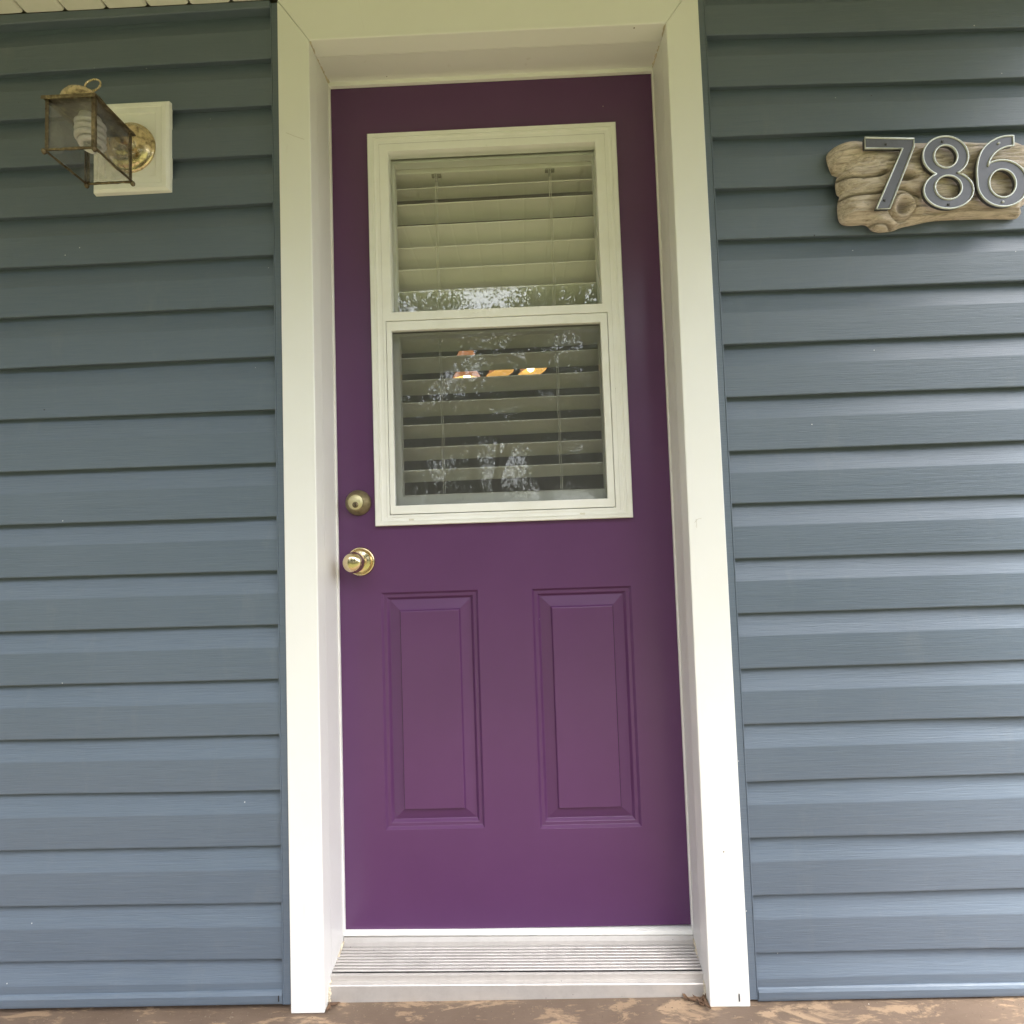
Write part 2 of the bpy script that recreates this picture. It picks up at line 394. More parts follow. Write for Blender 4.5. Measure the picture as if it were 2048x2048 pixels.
# ------------------------------------------------------------------ eave soffit: grooved boards running out from the wall
roof = thing('porch_roof', (-.4, -.5, 2.17), 'cream grooved board soffit above the siding at the top left', 'soffit')
EAVE = -1.06
pitch = .0945; x = -4.2; k = 0
proto = None
while x < 1.40:
    z0 = 2.1705 + random.uniform(-.0006, .0006)
    m = MB(); w = pitch - .0035
    # a board: flat face with rolled edges and a raised tongue that leaves a V groove
    pr = [(0, .010), (.0006, .0035), (.005, .0002), (.022, 0), (w - .022, 0), (w - .005, .0002), (w - .0006, .0035), (w, .010)]
    rings = [[(x + a, yy, z0 + b) for a, b in pr] for yy in (-.0065, EAVE)]
    m.loft(rings, False); m.add([(x + w, -.0065, z0 + .010), (x + w, EAVE, z0 + .010), (x + pitch + .001, EAVE, z0 + .009), (x + pitch + .001, -.0065, z0 + .009)], [(0, 1, 2, 3)])
    obj('soffit_board', m, 'soffit', roof); x += pitch; k += 1
obj('roof_deck', MB().box(-4.2, 1.45, EAVE, 1.2, 2.19, 2.26), 'sheath', roof)
obj('fascia_board', MB().box(-4.2, 1.45, EAVE - .022, EAVE, 2.150, 2.32), 'trim', roof, .003)

# ------------------------------------------------------------------ door frame
frame = thing('door_frame', (-.04, .05, 0), 'deep white door casing with mitred corners and jambs around the purple door', 'door frame')
XI, XO = (-.434, .3480), (-.5035, .4223)
g = .0005
# each casing board: polygon face, boxed depth; the right inner edge leans a little
obj('casing_board', MB().prism([(-.5032, .0012), (-.434, .0012), (-.434, 2.0655), (-.5044, 2.1630 - g)], -.0125, .030), 'trim', frame, .0022, 3)
obj('casing_board', MB().prism([(.3425, .0004), (.4230, -.0002), (.4246, 2.1600 - g), (.3528, 2.0625)], -.0125, .030), 'trim', frame, .0022, 3)
obj('casing_board', MB().prism([(-.434, 2.0660), (.3528, 2.0630), (.4246, 2.1610), (-.5044, 2.1640)], -.0125, .030), 'trim', frame, .0022, 3)
# the jambs splay a little towards the slab
jl = MB(); jl.loft([[(-.464, y, .004), (a, y, .004), (a, y, 2.085), (-.464, y, 2.085)] for y, a in ((.0302, -.4345), (.110, -.4372), (.172, -.4372))], True, True, True)
obj('jamb', jl, 'trim', frame)
jr = MB(); jr.loft([[(b, y, .004), (.380, y, .004), (.380, y, 2.085), (t_, y, 2.085)] for y, b, t_ in ((.0302, .3432, .3532), (.110, .3520, .3548), (.172, .3520, .3548))], True, True, True)
obj('jamb', jr, 'trim', frame)
hj = MB(); hj.loft([[(-.460, y, 2.0668 + d), (.374, y, 2.0640 + d), (.374, y, 2.102), (-.460, y, 2.102)] for y, d in ((.0302, 0), (.1080, .0120), (.172, .0122))], True, True, True)
obj('head_jamb', hj, 'trim', frame, .0006)
# weatherstrip stops: thin cream line all round the slab
obj('weatherstrip', MB().prism([(-.4374, .062), (-.4338, .062), (-.4338, 2.0695), (-.4374, 2.0695)], .1085, .1178), 'vinyl', frame, .0012)
obj('weatherstrip', MB().prism([(.3497, .055), (.3525, .055), (.3552, 2.0685), (.3520, 2.0685)], .1085, .1178), 'vinyl', frame, .0012)
obj('weatherstrip', MB().prism([(-.4374, 2.0690), (.3552, 2.0676), (.3552, 2.0765), (-.4374, 2.0790)], .1085, .1178), 'vinyl', frame, .0012)
def bead(p0, p1, r=.0022, wob=.0012, n=26):
    m = MB(); P0, P1 = Vector(p0), Vector(p1)
    pts = [P0.lerp(P1, i / (n - 1)) + Vector((random.uniform(-wob, wob), random.uniform(-wob, wob), random.uniform(-wob, wob))) for i in range(n)]
    m.tube(pts, [r * random.uniform(.6, 1.5) for _ in range(n)], 7); return m
for a, b, r in (((-.4335, .014, .032), (-.4365, .104, .052), .0028), ((.3422, .014, .022), (.3508, .104, .044), .0028), ((-.4330, .010, .003), (-.4335, .015, .033), .0034), ((.3415, .010, -.001), (.3422, .015, .024), .0034),
                ((-.4335, -.008, 2.0650), (-.4362, .106, 2.0785), .0024), ((.3525, -.008, 2.0620), (.3540, .106, 2.0755), .0024)):
    obj('caulk_bead', bead(a, b, r), 'caulk', frame)
obj('nail', MB().box(.4005, .4020, -.0145, -.012, .012, .026), 'dark', frame)

for pts in ([(-.4873, -.0128, 1.8552), (-.468, -.0128, 1.846), (-.4475, -.0128, 1.838)], [(.3598, -.0128, .9690), (.3660, -.0128, .9765), (.3748, -.0128, .9785)], [(.3630, -.0128, .9765), (.3642, -.0128, .9680), (.3640, -.0128, .9590)]):
    obj('scratch', MB().tube(pts, .00022, 5), 'scuff', frame)
# ------------------------------------------------------------------ threshold
sill = thing('door_threshold', (-.04, .06, 0), 'ribbed aluminium threshold on the floor under the purple door', 'threshold')
def zt(x): return -.0115 * (x + .045)          # it sits about a centimetre higher at the left
def extr(pr, x0=-.4360, x1=.3515):
    m = MB(); m.loft([[(x, y, z + zt(x)) for y, z in pr] for x in (x0, x1)], True, True, True); return m
obj('front_lip', extr([(.0125, -.004), (.0120, .0285), (.0135, .0300), (.0235, .0300), (.0235, -.004)]), 'alu', sill)
nose = [(.0240, .0280), (.0226, .0300), (.0222, .0405), (.0232, .0428), (.0252, .0434), (.0268, .0428), (.0272, .0250)]
obj('nosing', extr(nose), 'alu', sill)
pr = [(.0318, .0230), (.0318, .0410)]
y = .0318
ribs = []
for i in range(8):
    ribs.append([(y + .0003, .0370), (y + .0003, .0424), (y + .0010, .0431), (y + .0034, .0433), (y + .0041, .0426), (y + .0041, .0370)])
    pr += [(y, .0388), (y + .0076, .0388)]; y += .0081
pr += [(y + .001, .0425), (.1040, .0460), (.1085, .0530), (.1160, .0535), (.1160, .0230)]
obj('tread_plate', extr(pr), 'alu_darker', sill)  # plate toned darker than the ribs so they stand out in contrast
for r_ in ribs: obj('rib', extr(r_, -.4358, .3513), 'alu', sill)

# ------------------------------------------------------------------ the door
DY = .118
door = thing('front_door', (-.04, DY, .06), 'purple panelled front door with a white framed half window and brass knob', 'door')
WX0, WX1, WZ0, WZ1 = -.3440, .2593, .9880, 1.9437
PL = (-.3378, -.1090, .2874, .8315); PR = (.0178, .2496, .2820, .8295)
xs = [-.4368, PL[0], WX0 + .02, PL[1], PR[0], WX1 - .02, PR[1], .3545]; xs = sorted(xs)
zs = sorted([.0650, PL[2], PR[2], PR[3], PL[3], WZ0 + .02, WZ1 - .02, 2.0765])
def solid(i, j):
    cx, cz = (xs[i] + xs[i + 1]) / 2, (zs[j] + zs[j + 1]) / 2
    if WX0 + .02 < cx < WX1 - .02 and WZ0 + .02 < cz < WZ1 - .02: return False
    for p in (PL, PR):
        if p[0] < cx < p[1] and p[2] < cz < p[3]: return False
    return True
obj('door_slab', MB().grid(xs, zs, solid, DY, DY + .044), 'door', door)
for p in (PL, PR):
    x0, x1, z0, z1 = p; L = []
    for ins, dy in ((0, .0), (.0004, .0004), (.0048, .0058), (.0054, .0062), (.0122, .0064), (.0128, .0068), (.0176, .0124), (.0182, .0128), (.0196, .0128), (.0426, .0066), (.0430, .0060), (.0456, .0006), (.0464, .0002)):
        L.append((x0 + ins, x1 - ins, z0 + ins, z1 - ins, DY + dy))
    obj('raised_panel', MB().rects(L, True), 'door', door)
def sweep():
    m = MB(); m.loft([[(x, DY + .012, z0), (x, DY - .006, z0), (x, DY - .009, z0 + .003), (x, DY - .007, z1 - .001), (x, DY - .002, z1), (x, DY + .012, z1)] for x, z0, z1 in ((-.4362, .0590, .0690), (.3512, .0468, .0578))], True, True, True); return m
obj('door_sweep', sweep(), 'vinyl', door)
# window of the door
UG = (-.2940, .2085, 1.4977, 1.8965); LS = (-.3077, .2190, 1.0145, 1.4757); LG = (-.2958, .2025, 1.0345, 1.4535)
win = MB(); L = []
for ins, dy in ((0, .0), (.0, -.0095), (.0022, -.0118), (.0120, -.0122), (.0124, -.0108), (.0136, -.0108), (.0140, -.0124), (.0180, -.0124), (.0184, -.0112), (.0200, -.0112), (.0204, -.0108), (.0285, -.0108)):
    L.append((WX0 + ins, WX1 - ins, WZ0 + ins * .66, WZ1 - ins, DY + dy))
win.rects(L)
window = obj('window_frame', win, 'vinyl', door)
ix0, ix1, iz0, iz1 = WX0 + .0285, WX1 - .0285, WZ0 + .0285 * .66, WZ1 - .0285
xs2 = sorted([ix0, ix1, UG[0], UG[1], LS[0] - .0012, LS[1] + .0012]); zs2 = sorted([iz0, LS[2] - .0018, LS[3] + .0014, UG[2], UG[3], iz1])
def solid2(i, j):
    cx, cz = (xs2[i] + xs2[i + 1]) / 2, (zs2[j] + zs2[j + 1]) / 2
    if UG[0] < cx < UG[1] and UG[2] < cz < UG[3]: return False
    if LS[0] - .0012 < cx < LS[1] + .0012 and LS[2] - .0018 < cz < LS[3] + .0014: return False
    return True
obj('window_face', MB().grid(xs2, zs2, solid2, DY - .0107, DY + .0175), 'vinyl', window, .0006)
def ring(r, w, y0, y1):
    a = [r[0], r[0] + w[0], r[1] - w[1], r[1]]; b = [r[2], r[2] + w[2], r[3] - w[3], r[3]]
    return MB().grid(a, b, lambda i, j: not (i == 1 and j == 1), y0, y1)
obj('screen_sash', ring(LS, (.0119, .0165, .0200, .0222), DY - .0098, DY + .004), 'vinyl', window, .0012)
def inner_stop(r, y0, y1, w): return ring((r[0] - .002, r[1] + .002, r[2] - .002, r[3] + .002), w, y0, y1)
obj('glazing_stop', inner_stop(UG, DY + .0262, DY + .048, (.008, .004, .006, .006)), 'vinyl', window)
obj('glazing_stop', inner_stop((LG[0] - .004, LG[1] + .006, LG[2] - .004, LG[3] + .004), DY + .0262, DY + .048, (.016, .007, .030, .006)), 'vinyl', window)
obj('window_pane', MB().box(UG[0] - .0004, UG[1] + .0004, DY + .001, DY + .005, UG[2] - .0004, UG[3] + .0004), 'glass', window)
obj('window_pane', MB().box(UG[0] - .004, UG[1] + .004, DY + .0185, DY + .0225, UG[2] - .004, UG[3] + .004), 'glass', window)
obj('window_pane', MB().box(LG[0] - .001, LG[1] + .001, DY + .0045, DY + .0085, LG[2] - .001, LG[3] + .001), 'glass', window)
obj('window_pane', MB().box(LG[0] - .008, LG[1] + .010, DY + .018, DY + .022, LG[2] - .006, LG[3] + .006), 'glass', window)
scr = MB(); px = .00172; yy = DY - .001
n = int((LG[1] - LG[0]) / px)
for i in range(n + 1):
    x = LG[0] + i * px + random.uniform(-.0001, .0001); w = .00013
    scr.box(x - w, x + w, yy - .00012, yy + .00012, LG[2] - .003, LG[3] + .003)
n = int((LG[3] - LG[2]) / px)
for i in range(n + 1):
    z = LG[2] + i * px + random.uniform(-.0001, .0001); w = .00013
    scr.box(LG[0] - .003, LG[1] + .003, yy + .00015, yy + .00038, z - w, z + w)
stuff(obj('insect_screen', scr, 'screen', window, recalc=False))
for x in (-.2580, .1420): obj('weep_hole', MB().box(x - .006, x + .006, DY - .0127, DY - .0100, .9985, 1.0030), 'cord', window, .0008)
# deadbolt
c = (-.3852, DY, 1.0452)
db = obj('deadbolt', MB().lathe([(.0300, 0), (.0302, .004), (.0292, .008), (.0250, .0165), (.0205, .0215), (.0192, .0235), (.0178, .0245), (.0172, .0238)], c), 'olive_brass', door)
obj('lock_cylinder', MB().lathe([(.0172, .010), (.0172, .0238), (.0165, .0246), (.0001, .0246)], c), 'pale_brass', db)
kz = c[2] - .006
obj('key_plug', MB().lathe([(.0072, .020), (.0072, .0252), (.0068, .0256), (.0001, .0256)], (c[0], c[1], kz), n=24), 'brass_old', db)
obj('keyhole', MB().prism([(c[0] - .0006, kz - .0045), (c[0] + .0010, kz - .0040), (c[0] + .0014, kz - .001), (c[0] + .0004, kz + .001), (c[0] + .0012, kz + .0042), (c[0] - .0009, kz + .0042), (c[0] - .0014, kz + .001), (c[0] - .0004, kz - .001)], DY - .0262, DY - .024), 'dark', db)
# knob
c = (-.3824, DY, .9065)
kn = obj('doorknob', MB().lathe([(.0125, .008), (.0115, .020), (.0120, .030), (.0165, .0345), (.0215, .0380), (.0228, .0440), (.0232, .0500), (.0238, .0515), (.0240, .0535), (.0232, .0555), (.0226, .0600), (.0206, .0655), (.0172, .0695), (.0120, .0722), (.0060, .0735), (.0001, .0738)], c, n=56), 'brass', door)
obj('rosette', MB().lathe([(.0338, 0), (.0340, .003), (.0332, .0062), (.0315, .0078), (.0290, .0078), (.0262, .0062), (.0235, .0066), (.0190, .0090), (.0125, .0100)], c, n=56), 'brass', kn)

# ------------------------------------------------------------------ blind behind the window
blind = thing('window_blind', (-.04, .20, 1.93), 'cream slatted blind hanging behind the glass of the purple door', 'blind')
BX0, BX1 = -.327, .240
obj('headrail', MB().box(BX0, BX1, .172, .226, 1.8850, 1.9450), 'blind', blind, .002)
slat_z = [1.8495] + [1.8078 - .0567 * i for i in range(13)]
for i, z in enumerate(slat_z):
    dz, dy = (.000, .044) if i == 0 else ((.019, .051) if i == 1 else (.0220 + random.uniform(-.0012, .0012) + (.010 if i < 6 else .001), .0500))
    th = .0028; rings = []
    for x, tl in ((BX0, -.0018), (BX1, .0026)):
        top = []; bot = []
        for q in range(7):
            t = q / 6; bow = .0022 * (1 - (2 * t - 1) ** 2)
            yv, zv = .174 + dy * t, z + tl - dz * t + bow
            top.append((x, yv, zv)); bot.append((x, yv, zv - th))
        rings.append(top + bot[::-1])
    m = MB(); m.loft(rings, True, True, True)
    obj('slat', m, 'blind', blind)
zb = 1.0765
obj('bottom_rail', MB().box(BX0, BX1, .178, .222, zb - .030, zb - .012), 'blind', blind, .002)
for xc in (-.189, .101):
    for off in (-.0022, .0022):
        pts = [(xc + off + .0012 * math.sin(k * 1.7), .1722, 1.884 - (1.884 - zb + .012) * k / 24) for k in range(25)]
        obj('ladder_cord', MB().tube(pts, .00085, 6), 'cord', blind)
    m = MB(); m.box(xc - .011, xc + .013, .176, .186, 1.8805, 1.8848); m.box(xc - .003, xc + .004, .174, .182, 1.868, 1.8805)
    obj('cord_guide', m, 'guide', blind)

# ------------------------------------------------------------------ room behind the door
struct(obj('interior_floor', MB().box(-2.2, 2.2, .172, 4.4, -.02, .03), 'room'))
struct(obj('interior_ceiling', MB().box(-2.2, 2.2, .172, 4.4, 2.45, 2.50), 'room'))
struct(obj('interior_wall', MB().box(-2.25, -2.2, .172, 4.4, -.02, 2.5), 'room'))
struct(obj('interior_wall', MB().box(2.2, 2.25, .172, 4.4, -.02, 2.5), 'room'))
struct(obj('interior_wall', MB().box(-2.25, 2.25, 4.4, 4.45, -.02, 2.5), 'room'))
lamp = thing('ceiling_lamp', (-.10, 1.8, 2.40), 'lit lamp with orange shades glowing behind the blind slats', 'ceiling lamp')
obj('stem', MB().tube([(-.10, 1.8, 2.45), (-.10, 1.8, 2.10)], .009, 10), 'brass_mid', lamp)
m = MB()
for cx in (-.285, -.105, .08): m.tube([(-.10, 1.8, 2.11), ((cx - .10) / 2, 1.8, 2.12), (cx, 1.8, 2.04)], .006, 8)
obj('arm', m, 'brass_mid', lamp)
for cx, cz, ax, r, hs in ((-.285, 1.850, (0, 0, 1), 1.08, 1.), (-.097, 1.880, (-.25, 0, 1), 1.05, .45), (.088, 1.882, (-.30, .05, 1), 1.12, .45)):
    a = Vector(ax).normalized(); cc = Vector((cx, 1.8, cz))
    # bell shade, open below, its wall a few millimetres thick
    sh = obj('lamp_shade', MB().lathe([(.080 * r, 0), (.0800 * r, .006 * hs), (.058 * r, .044 * hs), (.050 * r, .060 * hs), (.055 * r, .122 * hs), (.052 * r, .138 * hs), (.038 * r, .168 * hs), (.010, .172 * hs)], cc, a, 32), 'shade', lamp)
    obj('shade_lining', MB().lathe([(.0785 * r, .001), (.0780 * r, .008 * hs), (.055 * r, .044 * hs), (.046 * r, .060 * hs), (.030 * r, .110 * hs), (.001, .112 * hs)], cc, a, 32), 'shade_in', sh)
    obj('light_bulb', MB().lathe([(.001, -.012), (.012, -.008), (.020, .004), (.0215, .016), (.018, .030), (.012, .044), (.012, .070)], cc + a * (.014 if hs == 1. else .016 if cx > 0 else .045), a, 20), 'bulb', sh)

# ------------------------------------------------------------------ mounting block and wall lantern
block = MB(); bx0, bx1, bz0, bz1 = -.9220, -.7495, 1.7405, 1.9465
block.rects([(bx0, bx1, bz0, bz1, .0008), (bx0 + .001, bx1 - .001, bz0 + .001, bz1 - .001, -.0075), (bx0 + .006, bx1 - .006, bz0 + .006, bz1 - .006, -.0125), (bx0 + .0140, bx1 - .0145, bz0 + .0155, bz1 - .0140, -.0130), (bx0 + .0155, bx1 - .0160, bz0 + .0170, bz1 - .0155, -.0112),
             (bx0 + .0280, bx1 - .0290, bz0 + .0320, bz1 - .0280, -.0118), (bx0 + .0300, bx1 - .0310, bz0 + .0340, bz1 - .0300, -.0092), (bx0 + .0350, bx1 - .0360, bz0 + .0390, bz1 - .0350, -.0092)], True)
tag(obj('mounting_block', block, 'vinyl', None, .0006), 'square white mounting block on the siding behind the brass lantern', 'mounting block')

LC = Vector((-.802, -.155, 1.737)); lx, ly, z0, z1 = .0462, .0455, 1.688, 1.786
lan = thing('wall_lantern', (-.8374, -.012, 1.840), 'weathered brass box lantern with a spiral bulb on a white block left of the door', 'wall lantern')
obj('back_plate', MB().lathe([(.0570, -.004), (.0572, .001), (.0560, .004), (.0535, .006), (.0520, .0058), (.0500, .010), (.0440, .016), (.0340, .0205), (.0320, .0200), (.0300, .0225), (.0200, .0270), (.0001, .0285)], (-.8374, -.0095, 1.840), n=48), 'brass_mid', lan)
obj('arm', MB().tube([(-.8374, -.036, 1.840), (-.832, -.070, 1.840), (-.820, -.105, 1.836), (-.808, -.135, 1.826), (-.803, -.150, 1.812)], [.010, .008, .0075, .008, .010], 12), 'brass_mid', lan)
pm = MB(); t = .0024
for sx in (-1, 1):
    for sy in (-1, 1):
        px_, py_ = LC.x + sx * lx, LC.y + sy * ly
        # corner posts are folded angles: two thin flanges each
        obj('corner_post', MB().box(*sorted((px_, px_ - sx * .0062)), *sorted((py_, py_ - sy * .0014)), z0, z1).box(*sorted((px_, px_ - sx * .0014)), *sorted((py_ - sy * .0014, py_ - sy * .0062)), z0, z1), 'brass_old', lan, .0004, 1)
bot = MB()
for (ax_, ay_), (bx_, by_) in (((-1, -1), (1, -1)), ((1, -1), (1, 1)), ((1, 1), (-1, 1)), ((-1, 1), (-1, -1))):
    pts = []
    for q in range(13):
        f = q / 12; pts.append((LC.x + lx * (ax_ + (bx_ - ax_) * f), LC.y + ly * (ay_ + (by_ - ay_) * f), z0 + random.uniform(-.0005, .0005)))
    bot.tube(pts, [random.uniform(.0020, .0028) for _ in pts], 7)
obj('bottom_rail', bot, 'brass_old', lan)
for sx in (-1, 1):
    for sy in (-1, 1):
        p = (LC.x + sx * (lx + .0005), LC.y + sy * (ly + .0005), z0 - .0035)
        obj('foot', MB().lathe([(.0002, .0050), (.0035, .0040), (.0046, .0010), (.0040, -.0020), (.0020, -.0045), (.0002, -.0050)], p, (0, 0, 1), 14), 'brass_old', lan)
top = MB(); e = .0045
top.rects([(0, 0, 0, 0, 0)][:0] or [(LC.x - lx - e, LC.x + lx + e, 0, 0, 0)]) if False else None
top.box(LC.x - lx - e, LC.x + lx + e, LC.y - ly - e, LC.y + ly + e, z1 - .0005, z1 + .0025)
top.box(LC.x - lx - e, LC.x + lx + e, LC.y - ly - e, LC.y - ly - e + .0012, z1 - .0045, z1 - .0006)
obj('top_plate', top, 'brass_old', lan, .0006, 1)
obj('dome_cap', MB().lathe([(.0400, .0024), (.0400, .0120), (.0372, .0255), (.0305, .0380), (.0205, .0470), (.0100, .0508), (.0001, .0520)], (LC.x - .010, LC.y, z1), (0, 0, 1), 36), 'brass_mid', lan)
rp = [(LC.x + .004 + .0150 * math.cos(a), LC.y + .004 * math.sin(a), z1 + .0640 + .0155 * math.sin(a)) for a in [2 * math.pi * k / 28 for k in range(28)]]
obj('hanging_ring', MB().tube(rp, .0017, 8, True), 'brass_mid', lan)
gi = .0019
for nm, bxs in (('glass_pane', (LC.x - lx + gi, LC.x + lx - gi, LC.y - ly + gi, LC.y - ly + gi + .0018, z0 + .003, z1 - .001)), ('glass_pane', (LC.x - lx + gi, LC.x + lx - gi, LC.y + ly - gi - .0018, LC.y + ly - gi, z0 + .003, z1 - .001)),
                ('glass_pane', (LC.x - lx + gi, LC.x - lx + gi + .0018, LC.y - ly + .004, LC.y + ly - .004, z0 + .003, z1 - .001)), ('glass_pane', (LC.x + lx - gi - .0018, LC.x + lx - gi, LC.y - ly + .004, LC.y + ly - .004, z0 + .003, z1 - .001))):
    obj(nm, MB().box(*bxs), 'lamp_glass', lan)
hx = []
for q in range(150):
    f = q / 149; a = f * 2 * math.pi * 4.2; r = .0042 + (.0200 - .0042) * min(1, f * 4.5) if f < .22 else .0200
    hx.append((LC.x + r * math.cos(a), LC.y + r * math.sin(a), 1.722 + .0515 * f))
bulb = obj('spiral_bulb', MB().tube(hx, .0050, 10), 'cfl', lan)
obj('bulb_base', MB().lathe([(.0190, .0500), (.0200, .0540), (.0175, .0640)], (LC.x, LC.y, 1.722), (0, 0, 1), 24), 'cfl', bulb)

# ------------------------------------------------------------------ driftwood plaque
OUT = [(.6681, 1.7333), (.6690, 1.7405), (.6735, 1.7480), (.6879, 1.7602), (.7020, 1.7645), (.7174, 1.7664), (.7463, 1.7644), (.8000, 1.7610), (.8808, 1.7570), (.9300, 1.7548), (.9764, 1.7510), (1.0200, 1.7500), (1.0599, 1.7481), (1.0790, 1.7408), (1.0880, 1.7250), (1.0850, 1.7000), (1.0900, 1.6780), (1.0850, 1.6560), (1.0760, 1.6440), (1.0850, 1.6300), (1.0800, 1.6080), (1.0600, 1.5980), (1.0680, 1.5860), (1.0585, 1.5768),
       (1.0200, 1.5800), (.9700, 1.5815), (.9162, 1.5822), (.8800, 1.5810), (.8635, 1.5784), (.8400, 1.5740), (.8175, 1.5701), (.8027, 1.5638), (.7850, 1.5618), (.7715, 1.5622), (.7574, 1.5659), (.7460, 1.5751), (.7392, 1.5804), (.7180, 1.5792), (.6959, 1.5799), (.6880, 1.5860), (.6848, 1.5942), (.6838, 1.6120), (.6860, 1.6317), (.6920, 1.6440), (.6852, 1.6455), (.6835, 1.6569), (.6830, 1.6690), (.6853, 1.6795), (.6936, 1.6925), (.6800, 1.6985), (.6725, 1.7100)]
GRO = [([(.6807, 1.6932), (.6915, 1.6919), (.7118, 1.6897), (.7424, 1.6819), (.7713, 1.683), (.791, 1.6909)], .0034, .013), ([(.6795, 1.6440), (.6896, 1.6450), (.7019, 1.6476), (.7378, 1.6464), (.7688, 1.6456), (.7978, 1.6505), (.8218, 1.6514), (.8541, 1.6354)], .0028, .011),
       ([(.8114, 1.569), (.8165, 1.5737), (.8407, 1.5808), (.8885, 1.584), (.9337, 1.5849)], .0024, .008), ([(.7357, 1.5775), (.7554, 1.5865), (.7698, 1.5883), (.79, 1.5855), (.8072, 1.5779)], .0024, .007), ([(.7779, 1.7103), (.8141, 1.7148), (.8498, 1.7118), (.90, 1.713)], .0030, .004),
       ([(.93, 1.668), (1.0, 1.662), (1.08, 1.664)], .0022, .003), ([(.86, 1.684), (.95, 1.690), (1.07, 1.688)], .0022, .003), ([(.95, 1.629), (1.0, 1.627), (1.07, 1.630)], .003, .004), ([(.87, 1.604), (.97, 1.607), (1.06, 1.604)], .003, .003)]
def seg_dist(P, poly, closed=False):
    pts = np.array(poly + (poly[:1] if closed else [])); best = np.full(len(P), 9.); near = np.zeros_like(P)
    for a, b in zip(pts[:-1], pts[1:]):
        d = b - a; t = np.clip(((P - a) @ d) / (d @ d), 0, 1); q = a + t[:, None] * d; dd = np.linalg.norm(P - q, axis=1)
        m = dd < best; best[m] = dd[m]; near[m] = q[m]
    return best, near
def inside(P, poly):
    r = np.zeros(len(P), bool); n = len(poly)
    for i in range(n):
        (x1, z1_), (x2, z2_) = poly[i], poly[(i + 1) % n]
        c = ((z1_ > P[:, 1]) != (z2_ > P[:, 1])) & (P[:, 0] < (x2 - x1) * (P[:, 1] - z1_) / (z2_ - z1_ + 1e-12) + x1); r ^= c
    return r
# smooth the outline (Chaikin)
pl = [(a * (1.021 if a < .75 else 1.013), .955 + (b - .955) * (1.011 if b > 1.70 else 1.021)) for a, b in OUT]
for _ in range(2):
    pl = [q for i in range(len(pl)) for q in ((.75 * pl[i][0] + .25 * pl[(i + 1) % len(pl)][0], .75 * pl[i][1] + .25 * pl[(i + 1) % len(pl)][1]), (.25 * pl[i][0] + .75 * pl[(i + 1) % len(pl)][0], .25 * pl[i][1] + .75 * pl[(i + 1) % len(pl)][1]))]
stp = .0021
GX = np.arange(.660, 1.10, stp); GZ = np.arange(1.555, 1.775, stp); nx, nz = len(GX), len(GZ)
P = np.array([(x, z) for z in GZ for x in GX]); ins = inside(P, pl); dist, near = seg_dist(P, pl, True)
cell = np.array([(j * nx + i, j * nx + i + 1, (j + 1) * nx + i + 1, (j + 1) * nx + i) for j in range(nz - 1) for i in range(nx - 1)])
cell = cell[ins[cell].any(axis=1)]
used = np.unique(cell); P2 = P.copy(); snap = ~ins; P2[snap] = near[snap]
Dn = np.where(ins, dist, 0)
hgt = .020 * (1 - np.exp(-Dn / .0085)) * 1.0 + .012 * (1 - np.exp(-Dn / .035)) + .0004
lump = .003 * np.sin(P2[:, 0] * 23 + 1.2) * np.cos(P2[:, 1] * 41) + .0018 * np.sin(P2[:, 0] * 61 + P2[:, 1] * 90)
grain = np.zeros(len(P)); gr = np.random.default_rng(3)
for _ in range(16):
    k1, k2, ph = gr.uniform(4, 30), gr.uniform(220, 900), gr.uniform(0, 6.3); grain += np.sin(P2[:, 1] * k2 + 2.2 * np.sin(P2[:, 0] * k1 + ph) + ph)
hgt += np.clip(Dn / .01, 0, 1) * (lump + .00030 * grain)
hol = np.zeros(len(P))
for poly, w, d in GRO:
    dd, _ = seg_dist(P2, poly); g_ = np.exp(-(dd / w) ** 2); hgt -= d * g_; hol = np.maximum(hol, g_ * min(1, d / .008))
def ell(cx, cz, rx, rz): return np.sqrt(((P2[:, 0] - cx) / rx) ** 2 + ((P2[:, 1] - cz) / rz) ** 2)
e1 = ell(.8285, 1.6755, .0180, .0078); hgt -= .014 * np.exp(-e1 ** 4); hol = np.maximum(hol, np.exp(-e1 ** 4))
e2 = ell(.8194, 1.6160, .0245, .0222); hgt += .0055 * np.exp(-((e2 - .82) / .22) ** 2) - .006 * np.exp(-((e2 - 1.15) / .10) ** 2)
hol = np.maximum(hol, .5 * np.exp(-((e2 - 1.12) / .08) ** 2)); e3 = ell(.8190, 1.6150, .0125, .0140); hgt -= .007 * np.exp(-e3 ** 3); hol = np.maximum(hol, .9 * np.exp(-e3 ** 4))
e4 = ell(.7500, 1.7180, .0290, .0170); hgt += .0016 * np.sin(e4 * 14) * np.exp(-e4 ** 2)
hgt = np.maximum(hgt, .0003)
remap = {int(u): i for i, u in enumerate(used)}
pv = [(P2[u, 0], -.006 - hgt[u], P2[u, 1]) for u in used]
pf = [tuple(remap[int(a)] for a in c_) for c_ in cell]
ec = {}
for f in pf:
    for a, b in zip(f, f[1:] + f[:1]): ec[(a, b)] = 1
bd = [(a, b) for a, b in ec if (b, a) not in ec]
nb = len(pv); bv = sorted({a for e_ in bd for a in e_}); bm_ = {a: nb + i for i, a in enumerate(bv)}
pv += [(pv[a][0] + max(-.012, min(.012, (.89 - pv[a][0]) * .2)), .004, pv[a][2] + max(-.012, min(.012, (1.668 - pv[a][2]) * .2))) for a in bv]   # the back edge is rounded off
pf += [(b, a, bm_[a], bm_[b]) for a, b in bd]
w_ = MB(); w_.add(pv, pf, True)
plaque = tag(obj('driftwood_plaque', w_, 'wood'), 'weathered driftwood slab holding the house numbers on the right siding', 'wood plaque')
